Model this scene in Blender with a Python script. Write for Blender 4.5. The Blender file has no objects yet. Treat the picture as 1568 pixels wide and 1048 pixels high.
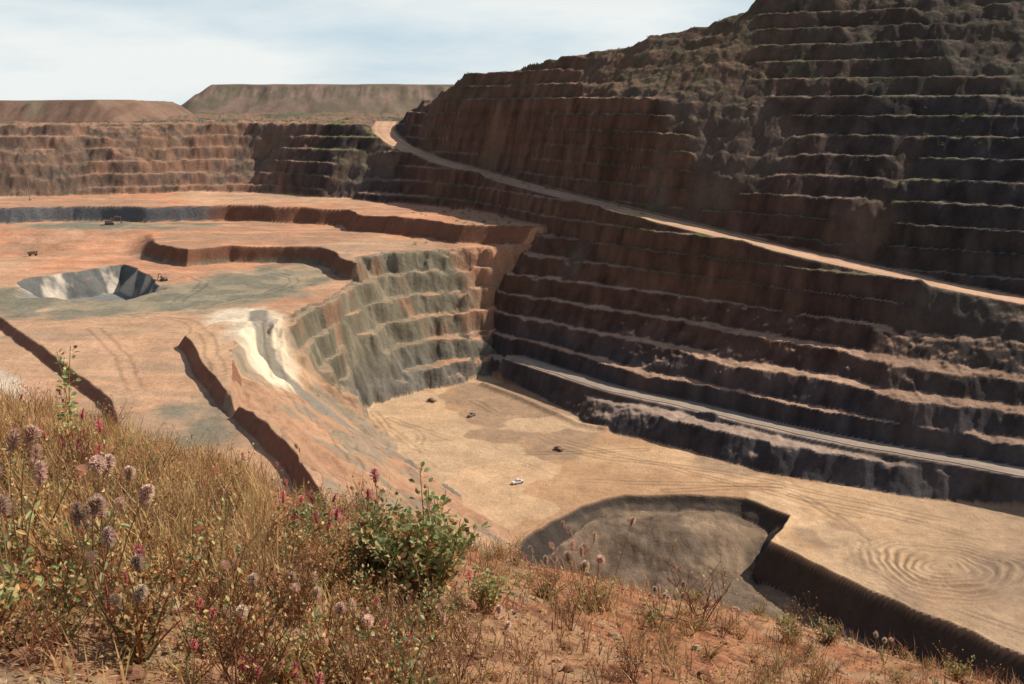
import bpy, math, random
import numpy as np
from mathutils import Vector, Matrix
random.seed(7); R=np.random.RandomState(11)
sc=bpy.context.scene
# ---------------------------------------------------------------- noise / geometry helpers
TAB=[R.rand(256,256) for _ in range(6)]
def vn(x,y,k=0):
    T=TAB[k%6]; xi=np.floor(x).astype(np.int64); yi=np.floor(y).astype(np.int64)
    fx=x-xi; fy=y-yi; fx=fx*fx*(3-2*fx); fy=fy*fy*(3-2*fy)
    a=T[xi%256,yi%256]; b=T[(xi+1)%256,yi%256]; c=T[xi%256,(yi+1)%256]; d=T[(xi+1)%256,(yi+1)%256]
    return (a*(1-fx)+b*fx)*(1-fy)+(c*(1-fx)+d*fx)*fy
def fbm(x,y,s,o=4,k=0):
    x=x/s+k*17.3; y=y/s+k*5.7; r=0; a=1; t=0
    for i in range(o):
        r=r+a*vn(x,y,k+i); t+=a; a*=.5; x=x*2.03+3.1; y=y*2.03+7.7
    return r/t
def nz(x,y,s,o=4,k=0): return (fbm(x,y,s,o,k)-.5)*2
def ss(a,b,x):
    t=np.clip((x-a)/(b-a),0,1); return t*t*(3-2*t)
def mix(a,b,t): return a*(1-t)+b*t
def pdist(x,y,P,two=False):
    P=np.array(P,float); best=np.full(x.shape,1e12); val=np.zeros(x.shape); v2=np.zeros(x.shape)
    for i in range(len(P)-1):
        ax,ay=P[i,:2]; bx,by=P[i+1,:2]; dx=bx-ax; dy=by-ay; L=dx*dx+dy*dy+1e-9
        t=np.clip(((x-ax)*dx+(y-ay)*dy)/L,0,1)
        d=(x-ax-t*dx)**2+(y-ay-t*dy)**2
        m=d<best; best=np.where(m,d,best)
        if P.shape[1]>2: val=np.where(m,P[i,2]+t*(P[i+1,2]-P[i,2]),val)
    return np.sqrt(best),val
def inpoly(x,y,P):
    c=np.zeros(x.shape,bool); n=len(P)
    for i in range(n):
        x1,y1=P[i][:2]; x2,y2=P[(i+1)%n][:2]
        if y1==y2: continue
        m=((y1>y)!=(y2>y))&(x<(x2-x1)*(y-y1)/(y2-y1)+x1); c^=m
    return c
def sd(x,y,P):
    d,_=pdist(x,y,list(P)+[P[0]]); return np.where(inpoly(x,y,P),-d,d)
def catmull(P,n=8):
    P=[np.array(p,float) for p in P]; P=[2*P[0]-P[1]]+P+[2*P[-1]-P[-2]]; o=[]
    for i in range(1,len(P)-2):
        for k in range(n):
            t=k/n; a,b,c,d=P[i-1:i+3]
            o.append(.5*(2*b+(c-a)*t+(2*a-5*b+4*c-d)*t*t+(3*b-a-3*c+d)*t**3))
    o.append(P[-2]); return np.array(o)
# ---------------------------------------------------------------- mine survey (metres, z=0 at the lookout)
T0=[(-3000,700,-150),(-400,740,-150),(-200,770,-150),(-120,690,-150),(-60,640,-150),(-11,551,-150),(12,505,-150),(37,461,-150),(65,437,-150),(105,394,-150),(137,379,-150),(194,353,-150),(300,270,-150),(900,-100,-150)]
L1=[(-3000,710,-102),(-700,755,-102),(-420,800,-102),(-300,838,-102),(-215,862,-102),(-185,818,-102),(-127,748,-102),(-68,728,-102),(-22,690,-102),(-10,640,-102),(0,592,-102),(25,576,-102),(53,549,-102),(93,520,-102),(134,480,-102),(175,444,-102),(216,412,-102),(400,285,-102),(1100,-100,-102)]
LR=[(-3000,750,-50),(-700,812,-50),(-420,860,-50),(-310,897,-50),(-222,925,-48),(-198,888,-48),(-145,848,-46),(-105,842,-42),(-77,830,-38),(-16,745,-50),(28,657,-55.5),(81,574,-62.5),(125,525,-69.5),(166,486,-76),(229,438,-85),(345,352,-95),(1100,-40,-95)]
L2=[(-3000,800,-18),(-800,860,-18),(-430,905,-20),(-320,940,-18),(-245,960,-15),(-215,940,-15),(-150,905,-18),(-112,895,-22),(-70,868,-12),(-28,800,0),(35,705,0),(90,628,0),(262,530,0),(500,390,0),(1300,0,0)]
L3=[(-3000,1000,-16),(-800,1000,-16),(-430,1010,-17),(-245,1030,-13),(-130,1000,-14),(-82,915,-3),(-36,850,25),(8,795,30),(86,720,41),(94,714,47),(130,695,51),(158,680,62),(300,630,82),(560,520,110),(1500,120,120)]
FAR=[(3000,-3000),(-3000,-3000)]
RAMP=catmull([(-118,960,-14),(-111,890,-23),(-77,830,-38),(-16,745,-50),(28,657,-55.5),(81,574,-62.5),(125,525,-69.5),(166,486,-76),(229,438,-85),(345,352,-95)],4)
BROAD=catmull([(2,545,-138),(26,513,-138),(54,478,-138),(86,452,-138),(120,419,-138),(154,393,-138),(198,364,-138),(300,285,-138)],3)
TRACK=catmull([(-118,455,-93),(-112,430,-96),(-100,403,-107),(-76,394,-123),(-46,400,-147),(-22,372,-150)],4)
S1=[(60,650),(0,612),(-35,606),(-72,591),(-90,575),(-92,540),(-95,500),(-105,450),(-110,410),(-105,360),(-85,300),(-55,250),(-20,180),(0,0),(0,-3000),(-3000,-3000),(-3000,3000),(60,3000)]
S0=[(80,600),(10,575),(-11,551),(-51,517),(-75,488),(-70,455),(-47,411),(-25,376),(-6,338),(10,300),(30,250),(60,100),(60,-3000),(-3000,-3000),(-3000,3000),(80,3000)]
E2=[(-3000,600),(-400,640),(-260,645),(-195,591),(-175,611),(-142,611),(-122,606),(-108,585),(-100,560),(-85,540),(40,540),(40,3000),(-3000,3000)]
E1=[(-3000,740),(-370,735),(-330,752),(-270,742),(-215,752),(-160,738),(-125,718),(-110,692),(-80,668),(-50,650),(-35,625),(40,610),(40,3000),(-3000,3000)]
HOLE=[(-275,545),(-268,562),(-251,582),(-238,604),(-211,572),(-185,522),(-195,490),(-250,495)]
STRIP=[(-134,388),(-96,311),(-59,248),(-40,200),(10,180),(-85,300),(-100,360),(-106,430),(-120,440)]
LOWL=[(-236,449),(-191,391),(-132,315),(-110,270),(-300,100),(-600,400)]
LOWP=[(13,344),(28,358),(45,368),(70,369),(90,365),(104,349),(92,326),(109,296),(136,263),(150,235),(160,150),(-20,200),(-5,310)]
STEP=10.4
def macroR(x,y):
    C=[]
    for Lc in (T0,L1,LR,L2,L3):
        d,z=pdist(x,y,Lc); C.append((d,z,inpoly(x,y,[p[:2] for p in Lc]+FAR)))
    z=np.full(x.shape,-150.)
    for i in range(4):
        (d0,z0,i0),(d1,z1,i1)=C[i],C[i+1]
        m=(~i0)&(i1); t=d0/(d0+d1+1e-6); z=np.where(m,mix(z0,z1,t),z)
    d,z3,i3=C[4]; z=np.where(~i3,mix(z3,-9,ss(20,500,d)),z)
    return z,C[0][2],C[3][2],C[4][2]
bz,_,_,_=macroR(BROAD[:,0],BROAD[:,1]); BC=BROAD.copy(); BC[:,2]=BROAD[:,2]-bz
def terr(z,step,fs=.45,amp=0):
    q=(z+150)/step; f0=np.floor(q); f=q-f0
    return -150+step*(f0+np.clip(f/fs,0,1)*.95+f*.05)
def nearhill(x,y):
    g=-1.05-.34*y-np.where(x>0,.24,.27)*x
    c=8.2+3.2*ss(0,-6,x)+.5*nz(x,y,3,2,2)
    t=(y-c); g=g-.52*np.where(t>20,t,np.log1p(np.exp(np.clip(t*2,-30,45)))/2)
    g=g-.25*np.maximum(x-14,0)
    return g+.10*nz(x,y,1.6,4,1)+.35*nz(x,y,7,2,3)*ss(3,8,y)
def height(x,y):
    dr,zr=pdist(x,y,RAMP)
    wa=1-.85*np.exp(-(dr/28)**2)
    wx=x+wa*(5*nz(x,y,55,2,1)+2.6*nz(x,y,14,4,2)); wy=y+wa*(5*nz(x,y,55,2,3)+2.6*nz(x,y,14,4,4))
    mz,inT,inL2,inL3=macroR(wx,wy)
    db,bc=pdist(x,y,BC)
    mz=mz+np.where(inT,0,bc*np.exp(-(db/14)**2))
    z=mz+np.where(inT,0,(3.0*nz(x,y,48,3,0)+1.6*nz(x,y,9,4,2))*ss(-150,-140,mz))
    z=np.where(inT,z,mix(z,zr,ss(26,9,dr)))
    up=ss(0,14,z); farl=ss(-180,-260,x); rt=ss(170,260,x)
    rub=np.clip(ss(.50,.62,fbm(x,y,50,4,5)+.06*up+.03*farl-.04*rt)*.8,0,.8)*mix(.45,1,ss(-115,-90,z))
    fs=.52+.24*nz(x,y,34,3,4)
    zt=mix(terr(z,STEP,fs),z,rub)
    zt=np.where(inL3,zt,z)
    zt=zt+np.where(inT,0,.9*nz(x,y,4.5,3,1)+rub*2.0*nz(x,y,6,4,3))
    w=ss(12.4,10.2,dr); zt=mix(zt,zr,w)
    zt=zt+1.0*np.exp(-((dr-10.2)/.8)**2)*(~inT)
    wb=ss(8.5,6,db); zt=mix(zt,-138,wb)
    zR=np.where(inT,-400,zt)
    # western shelf
    hs=-94+1.2*nz(x,y,60,3,2)
    e2=sd(x+3*nz(x,y,22,3,1),y+3*nz(x,y,22,3,4),E2); e1=sd(x+5*nz(x,y,25,3,3),y+5*nz(x,y,25,3,0),E1)
    hs=hs+10*ss(0,1,-e2/mix(6,60,ss(-215,-270,x)))+11*np.clip(-e1/6,0,1)
    ho=sd(x+4*nz(x,y,18,3,3),y+4*nz(x,y,18,3,4),HOLE); hs=hs-14*np.clip(-ho/mix(8,42,ss(540,505,y)),0,1)
    st=sd(x+1.6*nz(x,y,25,3,3),y+1.6*nz(x,y,25,3,1),STRIP); strip=np.clip(-st/3,0,1)*ss(440,410,y); hs=hs+(5+.8*nz(x,y,30,2,3))*strip
    lo=sd(x+1.6*nz(x,y,25,3,2),y,LOWL); hs=hs-3.5*np.clip(-lo/3,0,1)
    hs=hs+.35*nz(x,y,7,3,4)+.8*nz(x,y,20,3,5)
    sx=x+6*nz(x,y,30,3,4)+3.4*nz(x,y,9,4,0); sy=y+6*nz(x,y,30,3,5)+3.4*nz(x,y,9,4,1)
    a=sd(sx,sy,S1); b=sd(sx,sy,S0)
    t=np.where(a<0,1,np.where(b>0,0,(-b)/(np.maximum(a,0)+np.maximum(-b,0)+1e-6)))
    zs=mix(-150,hs,t); slope=(t>0)&(t<1)
    zs2=zs+np.where(slope,2.4*nz(x,y,18,3,1),0)
    rs=ss(.54,.64,fbm(x,y,32,3,1)); k=mix(.26,1,ss(400,445,y))*mix(1,.35,rs)
    zs=np.where(slope,mix(zs,np.minimum(terr(zs2,11,.42),hs),k)+1.1*nz(x,y,5,4,2)+rs*1.8*nz(x,y,7,3,3),zs)
    dt,zk=pdist(x,y,TRACK); zs=mix(zs,zk,ss(7,3.5,dt)*(zs<-92))
    zs=np.where(t<=0,-400,zs)
    # floor
    zf=-150+.45*nz(x,y,25,3,0)
    lp=sd(x+2.5*nz(x,y,16,3,1),y+2.5*nz(x,y,16,3,2),LOWP)
    zf=zf-mix(13,4.5,ss(322,352,y+.15*(60-x)))*np.clip(-lp/6,0,1)+1.1*np.exp(-((lp+.0)/1.3)**2)+(lp<-6)*1.8*nz(x,y,9,4,3)
    mound=np.exp(-(((x-66)/26)**2+((y-335)/20)**2)); zf=zf+(lp<0)*6*mound*np.clip(-lp/12,0,1)
    rr=np.hypot((x-146)*.9+6*nz(x,y,20,3,1),(y-306)*1.1+6*nz(x,y,20,3,2)); ring=np.exp(-((rr-15)/12)**2)
    zf=zf+ring*.30*np.sin(rr*2.1+2*nz(x,y,15,3,2))
    bd,_=pdist(x,y,[(-16,531),(8,498),(32,460),(45,452)]); zf=zf+1.6*np.exp(-(bd/2)**2)
    h=np.maximum(np.maximum(zR,zs),zf)
    zone=np.where(zR>=h-.01,0,np.where(zs>=h-.01,1,2))
    nh=nearhill(x,y); isn=nh>h; h=np.where(isn,nh,h); zone=np.where(isn,3,zone)
    return h,dict(zone=zone,dr=dr,db=db,dt=dt,e1=e1,e2=e2,ho=ho,strip=strip,lp=lp,ring=ring,rr=rr,bd=bd,inL3=inL3,slope=slope,inL2=inL2,rub=rub,w=w,rs=rs,mound=mound)
# ---------------------------------------------------------------- mesh helpers
def grid_mesh(name,X,Y,Z,C,mat,smooth=True):
    nr,nc=X.shape; me=bpy.data.meshes.new(name); n=nr*nc
    me.vertices.add(n); me.vertices.foreach_set('co',np.stack([X,Y,Z],-1).astype(np.float32).ravel())
    i=np.arange(n).reshape(nr,nc); q=np.stack([i[:-1,:-1],i[:-1,1:],i[1:,1:],i[1:,:-1]],-1).reshape(-1,4)
    me.loops.add(q.size); me.loops.foreach_set('vertex_index',q.ravel().astype(np.int32))
    me.polygons.add(len(q)); me.polygons.foreach_set('loop_start',(np.arange(len(q))*4).astype(np.int32))
    me.polygons.foreach_set('loop_total',np.full(len(q),4,np.int32))
    me.update(calc_edges=True)
    at=me.color_attributes.new('Col','FLOAT_COLOR','POINT')
    at.data.foreach_set('color',np.concatenate([C,np.ones(C.shape[:2]+(1,))],-1).astype(np.float32).ravel())
    if smooth: me.polygons.foreach_set('use_smooth',np.ones(len(q),bool))
    me.materials.append(mat); o=bpy.data.objects.new(name,me); sc.collection.objects.link(o); return o
def new_mat(name):
    m=bpy.data.materials.new(name); m.use_nodes=True; nt=m.node_tree; b=nt.nodes['Principled BSDF']; return m,nt,b
def earth_mat(name,s1,s2,bump,dist,lo=.72,hi=1.22):
    m,nt,b=new_mat(name); N=nt.nodes; L=nt.links
    at=N.new('ShaderNodeAttribute'); at.attribute_name='Col'
    tc=N.new('ShaderNodeTexCoord'); n1=N.new('ShaderNodeTexNoise'); n2=N.new('ShaderNodeTexNoise')
    n1.inputs['Scale'].default_value=s1; n1.inputs['Detail'].default_value=8; n1.inputs['Roughness'].default_value=.7
    n2.inputs['Scale'].default_value=s2; n2.inputs['Detail'].default_value=8; n2.inputs['Roughness'].default_value=.75
    L.new(tc.outputs['Object'],n1.inputs['Vector']); L.new(tc.outputs['Object'],n2.inputs['Vector'])
    mr=N.new('ShaderNodeMapRange'); mr.inputs['From Min'].default_value=.3; mr.inputs['From Max'].default_value=.7; mr.inputs['To Min'].default_value=lo; mr.inputs['To Max'].default_value=hi
    ad=N.new('ShaderNodeMath'); ad.operation='ADD'; ml=N.new('ShaderNodeMath'); ml.operation='MULTIPLY'; ml.inputs[1].default_value=.5
    L.new(n1.outputs['Fac'],ad.inputs[0]); L.new(n2.outputs['Fac'],ad.inputs[1]); L.new(ad.outputs[0],ml.inputs[0]); L.new(ml.outputs[0],mr.inputs['Value'])
    mx=N.new('ShaderNodeVectorMath'); mx.operation='SCALE'; L.new(at.outputs['Color'],mx.inputs[0]); L.new(mr.outputs[0],mx.inputs['Scale'])
    L.new(mx.outputs[0],b.inputs['Base Color']); b.inputs['Roughness'].default_value=.95; b.inputs['Specular IOR Level'].default_value=.1
    bp=N.new('ShaderNodeBump'); bp.inputs['Strength'].default_value=bump; bp.inputs['Distance'].default_value=dist
    L.new(n2.outputs['Fac'],bp.inputs['Height']); L.new(bp.outputs[0],b.inputs['Normal']); return m
M_pit=earth_mat('mine_earth',.06,.45,.9,1.0,.64,1.32)
M_road=earth_mat('road_dust',.08,.5,.3,.3,.7,1.2)
M_near=earth_mat('hillside_soil',3,26,.9,.04,.6,1.35)
def col(c,shape): return np.broadcast_to(np.array(c,float),shape+(3,)).copy()
def cm(A,B,t): return A*(1-t[...,None])+B*t[...,None]
# ---------------------------------------------------------------- main terrain sheet
ang=np.radians(np.concatenate([np.linspace(-50,-31,70,endpoint=False),np.linspace(-31,31,1240,endpoint=False),np.linspace(31,50,70)]))
r=np.concatenate([np.linspace(50,200,30,endpoint=False),np.linspace(200,360,190,endpoint=False),np.linspace(360,720,450,endpoint=False),np.linspace(720,1020,190,endpoint=False),np.geomspace(1020,14000,80)])
A,RR=np.meshgrid(ang,r)
X=RR*np.sin(A); Y=RR*np.cos(A)
Z,F=height(X,Y)
P=np.stack([X,Y,Z],-1); du=np.gradient(P,axis=1); dv=np.gradient(P,axis=0); Nn=np.cross(du,dv); Nn/=np.linalg.norm(Nn,axis=-1,keepdims=True)+1e-9
NZ=np.abs(Nn[...,2]); flat=ss(.78,.93,NZ); S=X.shape
n1=fbm(X,Y,50,4,1); n2=fbm(X,Y,14,4,2); n3=fbm(X,Y,120,3,3); n4=fbm(X,Y,5,4,5)
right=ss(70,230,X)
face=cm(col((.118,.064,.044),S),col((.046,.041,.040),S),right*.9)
face=cm(face,col((.050,.044,.045),S),ss(-235,-215,X)*ss(-60,-110,X)*.75)  # corner left of the ramp: its shadow painted into the face colour
low=ss(-105,-135,Z); face=cm(face,col((.064,.064,.070),S),low*.9)
sh=ss(-150,-230,X); face=cm(face,cm(col((.27,.15,.10),S),col((.15,.10,.075),S),ss(.4,.6,n2)),sh)
face=face*(.4+1.2*n4[...,None])*(.7+.6*n2[...,None])
face=cm(face,cm(col((.20,.125,.08),S),col((.13,.11,.085),S),ss(.4,.6,n1)),F['rub']*.6*(1-right*.45))
top=cm(col((.32,.20,.135),S),col((.18,.14,.105),S),right); top=cm(top,col((.50,.31,.205),S),ss(-78,-100,Z)*.9); top=cm(top,col((.34,.20,.13),S),sh)
top=cm(top,col((.34,.29,.25),S),ss(-134,-137,Z)*.5)
green=ss(.52,.62,fbm(X,Y,22,3,4))*ss(-90,-70,Z)*(1-sh); top=cm(top,col((.14,.14,.055),S),green*.8)
gr=ss(30,12,F['dr'])*ss(45,75,X)*ss(135,110,X)*ss(.42,.52,n2); top=cm(top,col((.13,.19,.04),S),gr)
top=top*(.65+.7*n4[...,None])
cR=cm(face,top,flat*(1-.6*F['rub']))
hillc=cm(col((.17,.095,.06),S),col((.095,.085,.045),S),ss(.45,.6,n2)); hillc=cm(hillc,col((.08,.065,.05),S),right*.6); cR=cm(cR,hillc*(.6+.8*n4[...,None]),ss(0,15,Z)*.45)
plain=cm(col((.24,.15,.10),S),col((.13,.12,.07),S),ss(.45,.6,n1)); cR=np.where(F['inL3'][...,None],cR,plain)
# shelf
org=cm(col((.60,.28,.155),S),col((.47,.25,.15),S),ss(.4,.6,n1)); org=cm(org,col((.58,.37,.225),S),ss(.50,.64,n3)*.7)
stk=fbm(X*.35+Y*.2,Y*1.6,14,4,3); org=cm(org,col((.40,.28,.19),S),ss(.52,.64,stk)*.55); org=cm(org,col((.70,.42,.27),S),ss(.44,.34,stk)*.4)
gm=np.exp(-(((X+195)/90)**2+((Y-492)/52)**2)**2)+np.exp(-(((X+135)/42)**2+((Y-560)/50)**2)**2)*.8+np.exp(-(((X+300)/110)**2+((Y-722)/26)**2)**2)*.8+np.exp(-(((X+98)/24)**2+((Y-290)/60)**2)**2)*.55
gm=ss(.3,.8,gm+.9*(n2-.5)+.6*(n1-.5)); topS=cm(org,cm(col((.34,.28,.19),S),col((.24,.215,.155),S),ss(.4,.6,n2)),gm)
topS=cm(topS,col((.25,.255,.23),S),ss(0,-8,F['ho']))
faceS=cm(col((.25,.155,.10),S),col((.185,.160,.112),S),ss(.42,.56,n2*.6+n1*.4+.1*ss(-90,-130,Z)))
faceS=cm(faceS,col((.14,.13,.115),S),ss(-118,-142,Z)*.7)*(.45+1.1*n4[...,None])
faceS=cm(faceS,col((.48,.23,.13),S),ss(-40,-5,X)*ss(-135,-95,Z)*.8)
faceS=cm(faceS,col((.20,.09,.055),S),ss(-93,-90,Z)*(~F['slope'])*.9)
faceS=cm(faceS,col((.12,.13,.135),S),ss(-215,-240,X)*ss(690,710,Y)*.9)
faceS=cm(faceS,col((.26,.12,.075),S),(Y<470)*(~F['slope'])*.9)
hp=(F['ho']<0)&(F['ho']>-12); faceS=np.where(hp[...,None],cm(col((.15,.15,.14),S),col((.60,.51,.41),S),ss(.46,.58,n2)),faceS)
sl=F['slope']*1.0; benchS=cm(cm(col((.44,.28,.17),S),col((.28,.23,.16),S),ss(.48,.58,n1)),org,ss(-60,-10,X)*.6); tS=cm(topS,benchS,sl*.85*ss(400,450,Y))
tS=cm(tS,col((.60,.37,.22),S),F['strip']*.8)
nearS=sl*ss(450,410,Y); slc=cm(cm(col((.44,.25,.15),S),col((.54,.33,.19),S),ss(.4,.6,n1)),col((.27,.225,.165),S),ss(.50,.60,n2*.6+n1*.4)*.8)
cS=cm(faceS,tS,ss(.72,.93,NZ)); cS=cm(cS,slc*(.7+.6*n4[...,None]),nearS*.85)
wp,_=pdist(X,Y,[(-126,452),(-116,430),(-104,400),(-98,385)]); cS=cm(cS,col((.76,.62,.45),S)*(.75+.5*n4[...,None]),ss(19,8,wp+14*(n2-.5)))
cS=cm(cS,col((.24,.215,.175),S),ss(5.5,3,F['dt'])*.9)
wr,_=pdist(X,Y,catmull([(-260,420),(-225,385),(-185,350),(-160,300)],5)); cS=cm(cS,col((.72,.60,.46),S),ss(7,2,wr+4*(n2-.5))*.85)
for q in ([(-260,470),(-200,455),(-150,440),(-128,400),(-100,330)],[(-400,600),(-300,590),(-200,640),(-120,660),(-70,690)],[(-400,660),(-300,640),(-180,560),(-165,480)],[(-180,420),(-150,370),(-120,310)],[(-300,660),(-200,690),(-110,720)],[(-330,620),(-230,650),(-150,690),(-60,700)],[(-160,600),(-120,540),(-150,470),(-220,440),(-300,470)],[(-110,440),(-90,380),(-60,330),(-30,290)]):
    dq,_=pdist(X+4*(n2-.5),Y,catmull(q,5)); tr=np.maximum(np.exp(-((dq-2.4)/.8)**2),np.exp(-((dq+2.4)/.8)**2)); cS=cm(cS,cS*.66,tr*.8*ss(.3,.55,n1+.1))
    cS=cm(cS,cS*1.12,ss(9,4,dq)*.5)
# floor
cF=cm(col((.50,.30,.168),S),col((.60,.385,.22),S),ss(.46,.56,n3*.5+n1*.5)); cF=cm(cF,col((.36,.245,.16),S),ss(.52,.58,fbm(X,Y,60,4,0))*.75)
cF=cm(cF,col((.70,.48,.29),S),ss(.56,.59,fbm(X,Y,45,4,4))*.55)
cF=cm(cF,col((.38,.265,.18),S),ss(120,210,X+ (Y-380)*-.4)*.65)
lowc=cm(col((.17,.125,.09),S),col((.27,.19,.125),S),ss(.42,.6,n2))*(.7+.6*n4[...,None]); lowc=cm(lowc,col((.05,.045,.042),S),ss(.93,.75,NZ)*ss(-12,-6,F['lp']))  # steep sump rim near-black: rim shade painted into the colour
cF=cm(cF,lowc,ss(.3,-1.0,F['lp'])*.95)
cF=cF*(1-.25*F['ring']*ss(-.2,.5,np.sin(F['rr']*2.1+6*(n1-.5)))*ss(.35,.55,n2))[...,None]*(.85+.3*n4[...,None])
for q in ([(-60,470),(-30,440),(10,400),(25,370)],[(-20,500),(20,440),(70,400),(130,350)],[(110,370),(150,345),(200,300)],[(60,375),(110,375),(125,330),(120,300),(150,265)],[(-40,430),(10,420),(60,425)],[(-70,480),(-45,430),(-10,395),(40,385),(110,380)],[(-45,450),(-35,410),(-12,385)],[(0,470),(30,420),(90,395),(170,340)]):
    dq,_=pdist(X+5*(n2-.5),Y,catmull(q,5)); cF=cm(cF,cF*.66,np.exp(-((dq-1.6)/.8)**2)*ss(.35,.55,n1)); cF=cm(cF,cF*1.10,ss(8,3,dq)*.5)
zn=F['zone'][...,None]
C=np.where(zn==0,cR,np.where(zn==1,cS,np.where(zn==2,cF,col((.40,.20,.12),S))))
C=cm(C,col((.46,.28,.185),S),ss(.9,1,F['w'])*flat*(F['zone']==0)*.9)
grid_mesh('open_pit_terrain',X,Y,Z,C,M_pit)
# ---------------------------------------------------------------- roads as ribbons on their carved benches
def ribbon(name,Pc,hw,c,dz):
    Pc=np.array(Pc); T=np.gradient(Pc[:,:2],axis=0); T/=np.linalg.norm(T,axis=1,keepdims=True); Nr=np.stack([T[:,1],-T[:,0]],-1)
    u=np.linspace(-1,1,9); hwv=(hw+.9*np.array([math.sin(i*.9)+math.sin(i*.37) for i in range(len(Pc))])*.5)[:,None]*u[None]
    Xr=Pc[:,0:1]+Nr[:,0:1]*hwv; Yr=Pc[:,1:2]+Nr[:,1:2]*hwv; Zr=np.repeat(Pc[:,2:3],9,1)+dz+.05*(1-u**2)
    Cc=col(c,Xr.shape)*(1-.2*np.exp(-((np.abs(u)-.45)/.12)**2))[None,:,None]*(.85+.3*fbm(Xr,Yr,12,3,2))[...,None]
    return grid_mesh(name,Xr,Yr,Zr,Cc,M_road)
def dense(P,n=5):
    o=[]
    for i in range(len(P)-1):
        for k in range(n): o.append(P[i]+(P[i+1]-P[i])*k/n)
    o.append(P[-1]); return np.array(o)
ribbon('haul_road',dense(RAMP,4),8.8,(.60,.37,.235),.25)
ribbon('bench_road',dense(BROAD,4),4.4,(.38,.30,.235),.25)
# ---------------------------------------------------------------- spoil heaps on the plain
def heap(poly,zt,x0,x1,y0,y1,n,base,cc):
    gx,gy=np.meshgrid(np.linspace(x0,x1,n),np.linspace(y0,y1,n//2)); d=sd(gx+14*nz(gx,gy,90,3,1),gy+14*nz(gx,gy,90,3,2),poly)
    gul=nz(gx,gy*.3,14,3,3)
    z=zt+1.2*nz(gx,gy,60,3,4)-.62*np.maximum(d,0)+gul*3*ss(0,12,d)*ss(60,20,d)
    z=np.maximum(z,base)
    c=cm(col(cc,gx.shape),col((.17,.145,.10),gx.shape),ss(.45,.62,fbm(gx,gy,35,4,0))*.7); c=cm(c,c*.72,ss(0,.6,gul)*ss(0,12,d))
    c=cm(c,col((.20,.17,.11),gx.shape),ss(2,-3,d)*.7)
    return grid_mesh('spoil_heap',gx,gy,z,c,M_pit)
heap([(-900,1090),(-640,1120),(-520,1130),(-455,1120),(-440,1180),(-470,1400),(-900,1400)],7,-1000,-360,1020,1450,420,-22,(.23,.14,.10))
heap([(-468,1620),(-300,1600),(-120,1610),(20,1640),(60,2000),(-470,2000)],34,-620,200,1500,2050,520,-22,(.28,.195,.15))  # far heap greyed to paint distance haze into its colour
# ---------------------------------------------------------------- near hillside
a2=np.radians(np.linspace(-75,75,900)); r2=np.geomspace(.6,50,560); A2,R2=np.meshgrid(a2,r2); X2=R2*np.sin(A2); Y2=R2*np.cos(A2)
Z2=nearhill(X2,Y2)
fade=ss(50,35,R2); Z2=Z2+fade*(.022*nz(X2,Y2,.22,4,2)+.015*np.maximum(nz(X2,Y2,.5,3,4),0))
m1=fbm(X2,Y2,1.1,4,1); m2=fbm(X2,Y2,.12,3,2)
c=cm(col((.46,.20,.10),X2.shape),col((.50,.28,.15),X2.shape),ss(.42,.6,m1)); c=cm(c,col((.20,.09,.05),X2.shape),ss(.52,.68,m2)*.8)
c=cm(c,col((.50,.40,.24),X2.shape),ss(.6,.7,fbm(X2,Y2,.3,3,3))*.4)
grid_mesh('hillside_ground',X2,Y2,Z2,c,M_near)
GX,GY=np.meshgrid(np.linspace(-10,10,401),np.linspace(0,14,281)); GZ=nearhill(GX,GY)
def gz(x,y):
    u=min(max((x+10)/.05,0),399.9); v=min(max(y/.05,0),279.9); i=int(u); j=int(v); a=u-i; b=v-j
    return float((GZ[j,i]*(1-a)+GZ[j,i+1]*a)*(1-b)+(GZ[j+1,i]*(1-a)+GZ[j+1,i+1]*a)*b)
# ---------------------------------------------------------------- plants
def plant_mat():
    m,nt,b=new_mat('plant_tissue'); N=nt.nodes; L=nt.links
    at=N.new('ShaderNodeAttribute'); at.attribute_name='Col'; oi=N.new('ShaderNodeObjectInfo')
    hs=N.new('ShaderNodeHueSaturation'); L.new(at.outputs['Color'],hs.inputs['Color'])
    mr=N.new('ShaderNodeMapRange'); mr.inputs['To Min'].default_value=.75; mr.inputs['To Max'].default_value=1.25; L.new(oi.outputs['Random'],mr.inputs['Value']); L.new(mr.outputs[0],hs.inputs['Value'])
    L.new(hs.outputs[0],b.inputs['Base Color']); b.inputs['Roughness'].default_value=.65; b.inputs['Specular IOR Level'].default_value=.25
    tr=N.new('ShaderNodeBsdfTranslucent'); L.new(hs.outputs[0],tr.inputs['Color']); ms=N.new('ShaderNodeMixShader'); ms.inputs[0].default_value=.35
    L.new(b.outputs[0],ms.inputs[1]); L.new(tr.outputs[0],ms.inputs[2]); L.new(ms.outputs[0],N['Material Output'].inputs['Surface']); return m
M_plant=plant_mat()
def jit(c,s=.25):
    k=1+random.uniform(-s,s); return tuple(max(0,v*k*(1+random.uniform(-.08,.08))) for v in c)
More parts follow.
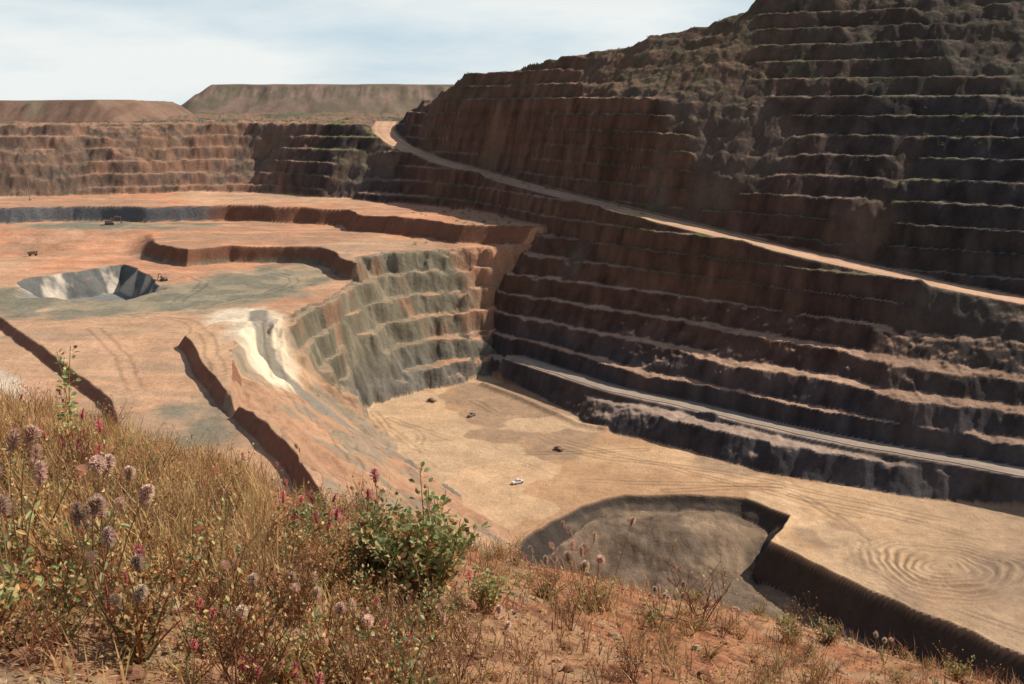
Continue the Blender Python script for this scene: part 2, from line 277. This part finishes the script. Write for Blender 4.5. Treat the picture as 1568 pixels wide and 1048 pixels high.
class MB:
    def __init__(s): s.v=[];s.f=[];s.c=[]
    def add(s,vs,fs,c):
        n=len(s.v); s.v+= [tuple(p) for p in vs]; s.f+=[tuple(i+n for i in f) for f in fs]; s.c+=[c]*len(vs)
    def tube(s,pts,r0,r1,c,k=4):
        n=len(pts); vs=[]
        for i,p in enumerate(pts):
            d=(pts[min(i+1,n-1)]-pts[max(i-1,0)]).normalized(); a=d.orthogonal().normalized(); b=d.cross(a); rr=r0+(r1-r0)*i/(n-1)
            for j in range(k):
                t=2*math.pi*j/k; vs.append(p+(a*math.cos(t)+b*math.sin(t))*rr)
        fs=[(i*k+j,i*k+(j+1)%k,(i+1)*k+(j+1)%k,(i+1)*k+j) for i in range(n-1) for j in range(k)]
        s.add(vs,fs,c)
    def leaf(s,p,d,L,W,c):
        d=d.normalized(); a=d.cross(Vector((random.uniform(-1,1),random.uniform(-1,1),random.uniform(-.3,1)))).normalized(); u=a.cross(d)
        q=[p,p+d*L*.3+a*W*.42+u*W*.15,p+d*L*.65+a*W*.46+u*W*.12,p+d*L-u*L*.12,p+d*L*.65-a*W*.46+u*W*.12,p+d*L*.3-a*W*.42+u*W*.15,p+d*L*.5-u*W*.05]
        s.add(q,[(0,1,6),(1,2,6),(2,3,6),(3,4,6),(4,5,6),(5,0,6)],c)
    def spike(s,p,d,L,W,c,n=150,tipc=None):
        d=d.normalized(); a=d.orthogonal().normalized(); b=d.cross(a)
        s.tube([p+d*L*t for t in (0,.2,.5,.8,1)],W*.22,W*.05,jit(tuple(v*.7 for v in c)),5)
        for i in range(n):
            t=random.random()**.85; ph=random.uniform(0,6.283); o=(a*math.cos(ph)+b*math.sin(ph)); prof=W*.5*(math.sin(math.pi*min(1,.18+t*.85))**.6)
            q=p+d*L*t+o*W*.1; e=q+o*prof+d*prof*random.uniform(.2,.8); w=o.cross(d)*W*.05
            s.add([q-w,q+w,e+w*.5,e-w*.5],[(0,1,2,3)],jit(c if random.random()<.6 or not tipc else tipc,.25))
    def mesh(s,name):
        me=bpy.data.meshes.new(name); me.from_pydata(s.v,[],s.f); at=me.color_attributes.new('Col','FLOAT_COLOR','POINT')
        at.data.foreach_set('color',np.array([x+(1,) for x in s.c],np.float32).ravel()); me.materials.append(M_plant); return me
def rv(s=1): return Vector((random.uniform(-s,s),random.uniform(-s,s),random.uniform(-s,s)))
def stem(h,lean,n=7):
    a=random.uniform(0,6.283); o=Vector((math.cos(a),math.sin(a),0)); b=rv(.06*h)
    return [o*lean*h*(t**.9)+Vector((0,0,h*t*(1-.12*lean*t)))+b*math.sin(t*3.1) for t in [i/(n-1) for i in range(n)]]
GREEN=(.19,.23,.08); LGREEN=(.40,.42,.19); STRAW=(.60,.41,.18); PINK=(.58,.36,.28); RED=(.62,.13,.14); BROWN=(.26,.12,.06); RUST=(.40,.16,.06)
def leafy(name,h,w,ns,nl,lsz,dead=.2,red=0,tmin=.12):
    m=MB()
    for i in range(ns):
        hh=h*random.uniform(.45,1)*(1.15 if random.random()<.12 else 1); P=stem(hh,random.uniform(.05,w/h)); m.tube(P,.005,.002,jit(RUST if random.random()<.5 else (.3,.22,.10)))
        for k in range(nl):
            t=random.uniform(tmin,1)**.8; j=min(len(P)-2,int(t*(len(P)-1))); p=P[j].lerp(P[j+1],t*(len(P)-1)-j)
            d=Vector((random.uniform(-1,1),random.uniform(-1,1),random.uniform(-.1,.9))); p=p+d*random.uniform(.01,.05)
            cc=GREEN if random.random()<.45 else LGREEN
            if random.random()<dead+(.45 if t<.35 else 0): cc=random.choice([STRAW,RUST,(.45,.28,.11),STRAW])
            m.leaf(p,d,lsz*random.uniform(.6,1.25),lsz*random.uniform(.5,.85),jit(cc))
        if random.random()<red: m.spike(P[-1],P[-1]-P[-2],.075,.045,RED,90,(.80,.40,.36))
    return m.mesh(name)
def mulla(name,h,ns,hl,hw,c=PINK):
    m=MB()
    for i in range(ns):
        P=stem(h*random.uniform(.6,1),random.uniform(.05,.45),8); m.tube(P,.004,.0018,jit((.40,.27,.13)))
        m.spike(P[-1],(P[-1]-P[-2])+rv(.02),hl*random.uniform(.6,1.15),hw*random.uniform(.8,1.1),jit(c,.15),260,(.72,.54,.42))
        for k in range(5):
            j=random.randint(1,5); m.leaf(P[j],rv(1)+Vector((0,0,.5)),.045,.016,jit(LGREEN if random.random()<.5 else STRAW))
    return m.mesh(name)
def twiggy(name,h,n=9,c=BROWN):
    m=MB()
    for i in range(n):
        P=stem(h*random.uniform(.5,1),random.uniform(.2,.7),6); m.tube(P,.004,.0015,jit(c))
        for k in range(6):
            j=random.randint(2,5); e=[P[j],P[j]+rv(.05)+Vector((0,0,.05)),P[j]+rv(.1)+Vector((0,0,.12))]; m.tube(e,.002,.001,jit(c),3)
            m.leaf(e[-1],rv(),.02,.012,jit(random.choice([RUST,STRAW])))
    return m.mesh(name)
def place(name,me,x,y,s=1,rz=None):
    o=bpy.data.objects.new(name,me); sc.collection.objects.link(o); o.location=(x,y,gz(x,y)-.02); o.rotation_euler=(random.uniform(-.12,.12),random.uniform(-.12,.12),random.uniform(0,6.28) if rz is None else rz); o.scale=(s,s,s); return o
big=leafy('shrub_big',.60,.42,62,30,.038,.2,.02); big2=leafy('shrub_big2',.52,.38,44,26,.034,.3,.03); place('leafy_shrub',big,-.42,4.7,1.02); place('leafy_shrub',big2,-.74,4.8,.95)
sd2=leafy('shrub_side',.48,.34,30,24,.032,.3,.05); place('leafy_shrub',sd2,-.12,4.8,.7); place('leafy_shrub',sd2,-1.25,5.5,.75); place('leafy_shrub',sd2,-.35,4.3,.6)
lf=[leafy('shrub_a',.32,.26,16,20,.028,.35,.02),leafy('shrub_b',.22,.28,18,18,.024,.45),leafy('shrub_c',.46,.2,6,20,.03,.3,.12)]
lr=[leafy('rust_a',.20,.28,18,18,.018,.85),leafy('rust_b',.30,.25,14,18,.018,.88,.03),leafy('rust_c',.15,.3,22,14,.016,.7)]
mu=[mulla('mulla_a',.55,4,.10,.05),mulla('mulla_b',.40,4,.075,.046,(.62,.45,.33)),mulla('mulla_c',.78,4,.09,.046,(.60,.41,.32))]
rd=[leafy('red_a',.42,.16,3,14,.03,.3,.8),leafy('red_b',.58,.14,2,16,.032,.25,1)]
tw=[twiggy('twig_a',.34),twiggy('twig_b',.22),twiggy('twig_c',.32,12,(.46,.30,.15))]
place('mulla_mulla_flower',mu[2],.62,6.3,1.05); place('mulla_mulla_flower',mu[2],.45,5.9,.85); place('mulla_mulla_flower',mu[1],.5,6.0,1.2); place('mulla_mulla_flower',mu[2],.25,5.6,.8,1.3)
place('red_flower_plant',rd[1],-.82,5.3,1.15); place('red_flower_plant',rd[0],-1.05,5.3,1.1); place('red_flower_plant',rd[0],-1.35,5.6,1.0)
tall=leafy('tall_herb',1.0,.12,3,40,.04,.2,.1); place('tall_herb',tall,-3.05,6.6,1.05); place('red_flower_plant',rd[1],-3.1,6.8,1.0); place('red_flower_plant',rd[1],-2.2,5.0,.9); place('red_flower_plant',rd[0],-2.7,5.9,1.2)
for x,y,s in ((-1.35,3.0,.9),(-1.2,2.75,.8),(-1.5,3.4,1),(-.95,3.1,.8),(-.55,3.3,.8),(-.8,3.6,.7),(-.3,3.7,.55),(-1.7,3.9,1),(-1.6,2.9,.9),(-1.75,3.3,1),(-.1,4.0,.6)): place('mulla_mulla_flower',random.choice(mu[:2]),x,y,s)
for x,y,s in ((2.0,6.6,.8),(2.3,6.9,.8),(3.0,7.2,.9),(1.1,6.7,.9),(1.25,6.9,.9)): place('mulla_mulla_flower',random.choice(mu[:2]),x,y,s*.8)
place('leafy_shrub',lf[0],2.2,7.1,.9); place('leafy_shrub',lf[1],2.6,7.4,1); place('leafy_shrub',lf[2],1.0,6.2,.8); place('dry_twig_bush',tw[0],1.45,6.9,1.4)
for i in range(100):
    y=random.uniform(2.5,5.4); x=random.uniform(-.6,-.12)*y; s=random.uniform(.55,1.0); t=random.random()
    if t<.3: place('leafy_shrub',random.choice(lf),x,y,s*.9)
    elif t<.68: place('low_herb',random.choice(lr),x,y,s*1.2)
    elif t<.72: place('red_flower_plant',random.choice(rd),x,y,s*.75)
    else: place('dry_twig_bush',random.choice(tw),x,y,s*1.1)
for i in range(360):
    y=random.uniform(2.6,11.0); u=random.uniform(-.62,.62); x=u*y
    if u>.1 and random.random()<.15: continue
    if y>8.5 and u>0: continue
    t=random.random(); s=random.uniform(.5,1.05)*(.75 if u>-.1 else 1)
    if t<.17: place('leafy_shrub',random.choice(lf),x,y,s)
    elif t<.64: place('low_herb',random.choice(lr),x,y,s)
    elif t<.69: place('mulla_mulla_flower',random.choice(mu[:2]),x,y,s*.7)
    elif t<.72: place('red_flower_plant',random.choice(rd),x,y,s*.7)
    else: place('dry_twig_bush',random.choice(tw),x,y,s)
# dry grass (one mass)
m=MB()
def tuft(x,y,h,n,c):
    z=gz(x,y)
    for k in range(n):
        a=random.uniform(0,6.28); l=random.uniform(.1,.7)*h; b=Vector((x+random.gauss(0,.06),y+random.gauss(0,.06),z-.01)); hh=h*random.uniform(.4,1.1)
        d=Vector((math.cos(a),math.sin(a),0)); w=d.cross(Vector((0,0,1)))*.0022*random.uniform(.8,1.8)
        p1=b+d*l*.3+Vector((0,0,hh*.55)); p2=b+d*l+Vector((0,0,hh)); m.add([b-w,b+w,p1+w,p1-w,p2],[(0,1,2,3),(3,2,4)],jit(c,.35))
for i in range(420):
    y=random.uniform(3.4,11.0); x=random.uniform(-.62,-.26)*y; tuft(x,y,random.uniform(.14,.38),26,random.choice([STRAW,STRAW,(.50,.28,.12)]))
for i in range(1000):
    y=random.uniform(2.4,10); x=random.uniform(-.62,.62)*y; tuft(x,y,random.uniform(.05,.2),14,random.choice([STRAW,(.45,.27,.15),(.42,.20,.10)]))
g=bpy.data.objects.new('dry_grass',m.mesh('dry_grass')); sc.collection.objects.link(g)
# litter and stones
m=MB()
for i in range(18000):
    y=2.2+8.5*random.random()**1.3; x=random.uniform(-.65,.65)*y; z=gz(x,y)
    d=Vector((random.uniform(-1,1),random.uniform(-1,1),random.uniform(-.2,.35)))
    m.leaf(Vector((x,y,z+.02)),d,random.uniform(.012,.04),random.uniform(.005,.016),jit(random.choice([STRAW,(.5,.28,.15),(.34,.14,.07),(.46,.20,.11),(.6,.45,.30),(.16,.08,.05)])))
g=bpy.data.objects.new('leaf_litter',m.mesh('leaf_litter')); sc.collection.objects.link(g)
m=MB()
for i in range(1600):
    y=2.2+9*random.random(); x=random.uniform(-.65,.65)*y; z=gz(x,y); s=.010+.045*random.random()**5
    if i<12: s=random.uniform(.05,.09)
    vs=[];n=6
    for a,(zz,rr) in enumerate(((-.3,.7),(.25,1.0),(.7,.55))):
        for j in range(n):
            t=6.283*j/n+a*.3; q=rr*random.uniform(.75,1.15); vs.append(Vector((x+math.cos(t)*s*q,y+math.sin(t)*s*q*.8,z+zz*s*random.uniform(.8,1.1))))
    vs.append(Vector((x,y,z+.78*s))); fs=[(a*n+j,a*n+(j+1)%n,(a+1)*n+(j+1)%n,(a+1)*n+j) for a in range(2) for j in range(n)]+[(2*n+j,2*n+(j+1)%n,3*n) for j in range(n)]
    m.add(vs,fs,jit(random.choice([(.42,.22,.13),(.5,.33,.22),(.30,.14,.08)]),.2))
me=m.mesh('stones'); me.materials.clear(); me.materials.append(M_near)
g=bpy.data.objects.new('scattered_stones',me); sc.collection.objects.link(g)
# sparse scrub on the benches, crest and plain (one mass)
m=MB(); pts=[]
for i in range(len(L3)-4):
    a=L3[i+2]; b=L3[i+3]; n=int(math.hypot(b[0]-a[0],b[1]-a[1])/9)
    for k in range(n):
        t=random.random(); pts.append((a[0]+(b[0]-a[0])*t+random.uniform(-8,8),a[1]+(b[1]-a[1])*t+random.uniform(-14,10)))
for k in range(420):
    t=random.random(); pts.append((random.uniform(-60,330),0)) if False else None
    x=random.uniform(-70,330); pts.append((x,random.uniform(620,760)-.45*max(x,0)))
for k in range(160): pts.append((random.uniform(-420,-120),random.uniform(900,1080)))
pa=np.array(pts,float); hz_,Fz=height(pa[:,0],pa[:,1])
for (x,y),z in zip(pts,hz_):
    s=random.uniform(.5,1.5)
    for k in range(26):
        d=Vector((random.gauss(0,1),random.gauss(0,1),abs(random.gauss(0,.8)))).normalized(); p=Vector((x,y,float(z)))+d*s*random.uniform(.3,1)
        m.leaf(p,d+rv(.6),s*.5,s*.3,jit(random.choice([(.10,.13,.04),(.16,.17,.06),(.22,.19,.09)])))
g=bpy.data.objects.new('bench_scrub',m.mesh('bench_scrub')); sc.collection.objects.link(g)
# ---------------------------------------------------------------- vehicles and small structures
def pmat(n,c,r=.5):
    m,nt,b=new_mat(n); tn=nt.nodes.new('ShaderNodeTexNoise'); tn.inputs['Scale'].default_value=3; mx=nt.nodes.new('ShaderNodeMix'); mx.data_type='RGBA'
    mx.inputs[6].default_value=c+(1,); mx.inputs[7].default_value=tuple(v*.6+.4*w for v,w in zip(c,(.4,.25,.16)))+(1,); nt.links.new(tn.outputs['Fac'],mx.inputs[0]); nt.links.new(mx.outputs[2],b.inputs['Base Color']); b.inputs['Roughness'].default_value=r; return m
Mw=pmat('white_paint',(.8,.8,.78)); My=pmat('dusty_ochre_paint',(.22,.15,.07),.8); Md=pmat('dusty_brown_paint',(.20,.14,.10),.8); Mk=pmat('rubber',(.03,.03,.03),.9); Mg=pmat('glass_dark',(.04,.05,.06),.15); Ms=pmat('steel_grey',(.2,.2,.19))
import bmesh
def part(par,name,mat,boxes=(),cyls=(),prof=None):
    bm=bmesh.new()
    for (cx,cy,cz,sx,sy,sz) in boxes:
        g=bmesh.ops.create_cube(bm,size=1)['verts']; bmesh.ops.scale(bm,vec=(sx,sy,sz),verts=g); bmesh.ops.translate(bm,vec=(cx,cy,cz),verts=g)
    for (cx,cy,cz,rr,w,ax) in cyls:
        rot=Matrix.Rotation(math.pi/2,4,'X') if ax=='y' else Matrix.Identity(4)
        bmesh.ops.create_cone(bm,cap_ends=True,segments=18,radius1=rr,radius2=rr,depth=w,matrix=Matrix.Translation((cx,cy,cz))@rot)
    if prof:
        pts,y0,y1=prof; a=[bm.verts.new((p[0],y0,p[1])) for p in pts]; b=[bm.verts.new((p[0],y1,p[1])) for p in pts]; bm.faces.new(a); bm.faces.new(b[::-1]); n=len(pts)
        for i in range(n): bm.faces.new((a[i],b[i],b[(i+1)%n],a[(i+1)%n]))
    bmesh.ops.recalc_face_normals(bm,faces=bm.faces); me=bpy.data.meshes.new(name); bm.to_mesh(me); bm.free(); me.materials.append(mat)
    o=bpy.data.objects.new(name,me); sc.collection.objects.link(o); o.parent=par; return o
def th(x,y): return float(height(np.array([float(x)]),np.array([float(y)]))[0][0])
def empty(name,x,y,rot,s=1):
    e=bpy.data.objects.new(name,None); sc.collection.objects.link(e); e.location=(x,y,th(x,y)+.05); e.rotation_euler=(0,0,rot); e.scale=(s,s,s); return e
def pickup(x,y,rot,M=None):
    M=M or Mw
    e=empty('pickup_truck',x,y,rot)
    part(e,'body',M,prof=([(-2.6,.5),(2.5,.5),(2.6,1.0),(1.5,1.15),(-2.6,1.15)],-.9,.9))
    part(e,'cab',M,prof=([(-.5,1.152),(1.4,1.152),(.8,1.85),(-.4,1.85)],-.82,.82))
    part(e,'windows',Mg,prof=([(-.35,1.25),(1.15,1.25),(.75,1.72),(-.3,1.72)],-.84,.84))
    part(e,'wheels',Mk,cyls=[(a,b,.42,.42,.28,'y') for a in(-1.6,1.7) for b in(-.85,.85)])
def truck(x,y,rot,s=1):
    e=empty('haul_truck',x,y,rot,s)
    part(e,'chassis',Ms,boxes=[(0,0,1.7,9,2.6,.7)])
    part(e,'dump_body',My,prof=([(-4.8,2.6),(1.6,2.2),(2.2,4.6),(4.6,4.8),(4.6,5.1),(1.6,5.1),(-5.2,4.4)],-2.7,2.7))
    part(e,'cab',My,boxes=[(3.6,1.1,3.3,1.8,2,2.2),(3.6,-1.4,2.4,1.6,2,.9)]); part(e,'windows',Mg,boxes=[(3.7,1.1,3.7,1.85,2.04,.8)])
    part(e,'wheels',Mk,cyls=[(a,b,1.3,1.3,1.0,'y') for a in(-2.8,3.2) for b in(-2.0,2.0)])
def digger(x,y,rot,s=1):
    e=empty('excavator',x,y,rot,s)
    part(e,'tracks',Mk,prof=([(-2.4,.3),(-2,0),(2,0),(2.4,.3),(2.4,.8),(2,1.1),(-2,1.1),(-2.4,.8)],-1.7,-1.0)); part(e,'tracks_far',Mk,prof=([(-2.4,.3),(-2,0),(2,0),(2.4,.3),(2.4,.8),(2,1.1),(-2,1.1),(-2.4,.8)],1.0,1.7))
    part(e,'house',Md,boxes=[(-.6,0,1.9,3.6,2.8,1.4),(1.0,.95,2.4,1.3,.9,2.0)]); part(e,'windows',Mg,boxes=[(1.05,.95,2.75,1.35,.95,.9)])
    part(e,'boom',Md,prof=([(.9,1.9),(3.4,4.9),(5.9,4.2),(5.9,3.8),(3.5,4.3),(1.4,1.7)],-.35,.15)); part(e,'arm',Md,prof=([(5.5,4.5),(6.1,4.4),(6.6,1.6),(6.2,1.5)],-.3,.1))
    part(e,'bucket',Ms,prof=([(6.0,1.7),(6.9,1.6),(6.7,.6),(5.7,.5),(5.9,.8)],-.7,.5))
pickup(2.3,383,.6); pickup(21,424,2.2,Md); pickup(-20,474,1,Md); pickup(-42,500,2.4,Md)
digger(-293,725,.4,1.3); truck(-310,640,.3,.6); digger(-193,545,2.5,.8)
def mast(x,y,h):
    e=empty('lighting_mast',x,y,.4); part(e,'pole',Ms,cyls=[(0,0,h/2,.28,h,'z')]); part(e,'lamp_head',Ms,boxes=[(0,0,h+.2,2.6,.5,.5),(0,0,h*.7,1.2,.12,.12)]); part(e,'base',Ms,boxes=[(0,0,.4,1.6,1.6,.8)])
mast(-385,800,20)
def hut(x,y,s):
    e=empty('site_hut',x,y,.3,s); part(e,'walls',Mw,boxes=[(0,0,1.5,6,3,3)]); part(e,'roof',Ms,prof=([(-3.3,3.002),(3.3,3.002),(3.3,3.1),(0,3.9),(-3.3,3.1)],-1.8,1.8)); part(e,'door',Ms,boxes=[(1,-1.51,1.05,.9,.06,2.1)]); part(e,'window',Mg,boxes=[(-1.2,-1.51,1.7,1.4,.06,.9)])
hut(-305,1000,1.0); hut(-375,1040,.8)
# ---------------------------------------------------------------- light, sky, camera
to=Vector((.68,.24,.70)).normalized(); el=math.asin(to.z); az=math.atan2(to.x,to.y)
su=bpy.data.lights.new('sun','SUN'); su.energy=5.0; su.angle=math.radians(.5); su.color=(1,.92,.80); so=bpy.data.objects.new('sun',su); sc.collection.objects.link(so); so.rotation_euler=to.to_track_quat('Z','Y').to_euler()
w=bpy.data.worlds.new('World'); sc.world=w; w.use_nodes=True; N=w.node_tree.nodes; L=w.node_tree.links; bg=N['Background']
sk=N.new('ShaderNodeTexSky'); sk.sky_type='NISHITA'; sk.sun_disc=False; sk.sun_elevation=el; sk.sun_rotation=az; sk.dust_density=1.5; sk.air_density=1.0
tc=N.new('ShaderNodeTexCoord'); mp=N.new('ShaderNodeMapping'); mp.inputs['Scale'].default_value=(1.4,1.4,6); n=N.new('ShaderNodeTexNoise'); n.inputs['Scale'].default_value=2.2; n.inputs['Detail'].default_value=7; n.inputs['Roughness'].default_value=.55
cr=N.new('ShaderNodeMapRange'); cr.inputs['From Min'].default_value=.34; cr.inputs['From Max'].default_value=.60
mixc=N.new('ShaderNodeMix'); mixc.data_type='RGBA'; mixc.inputs[6].default_value=(7.0,8.6,9.6,1); mixc.inputs[7].default_value=(10.6,11.0,10.9,1)
sp=N.new('ShaderNodeSeparateXYZ'); hz=N.new('ShaderNodeMapRange'); hz.inputs['From Min'].default_value=.08; hz.inputs['From Max'].default_value=.34; hz.inputs['To Min'].default_value=.94; hz.inputs['To Max'].default_value=.08
mx=N.new('ShaderNodeMix'); mx.data_type='RGBA'
L.new(tc.outputs['Generated'],mp.inputs[0]); L.new(mp.outputs[0],n.inputs['Vector']); L.new(n.outputs['Fac'],cr.inputs['Value']); L.new(cr.outputs[0],mixc.inputs[0])
L.new(tc.outputs['Generated'],sp.inputs[0]); L.new(sp.outputs['Z'],hz.inputs['Value']); L.new(hz.outputs[0],mx.inputs[0]); L.new(mixc.outputs[2],mx.inputs[7])
L.new(sk.outputs[0],mx.inputs[6]); L.new(mx.outputs[2],bg.inputs['Color']); bg.inputs['Strength'].default_value=.085
cam=bpy.data.cameras.new('camera'); cam.lens=35; cam.sensor_width=36; cam.clip_start=.05; cam.clip_end=30000; co=bpy.data.objects.new('camera',cam); sc.collection.objects.link(co)
co.location=(0,0,0); co.rotation_euler=(math.radians(90-13.3),0,0); sc.camera=co
sc.view_settings.view_transform='Standard'; sc.view_settings.look='None'; sc.view_settings.exposure=0
print('verts',X.size)
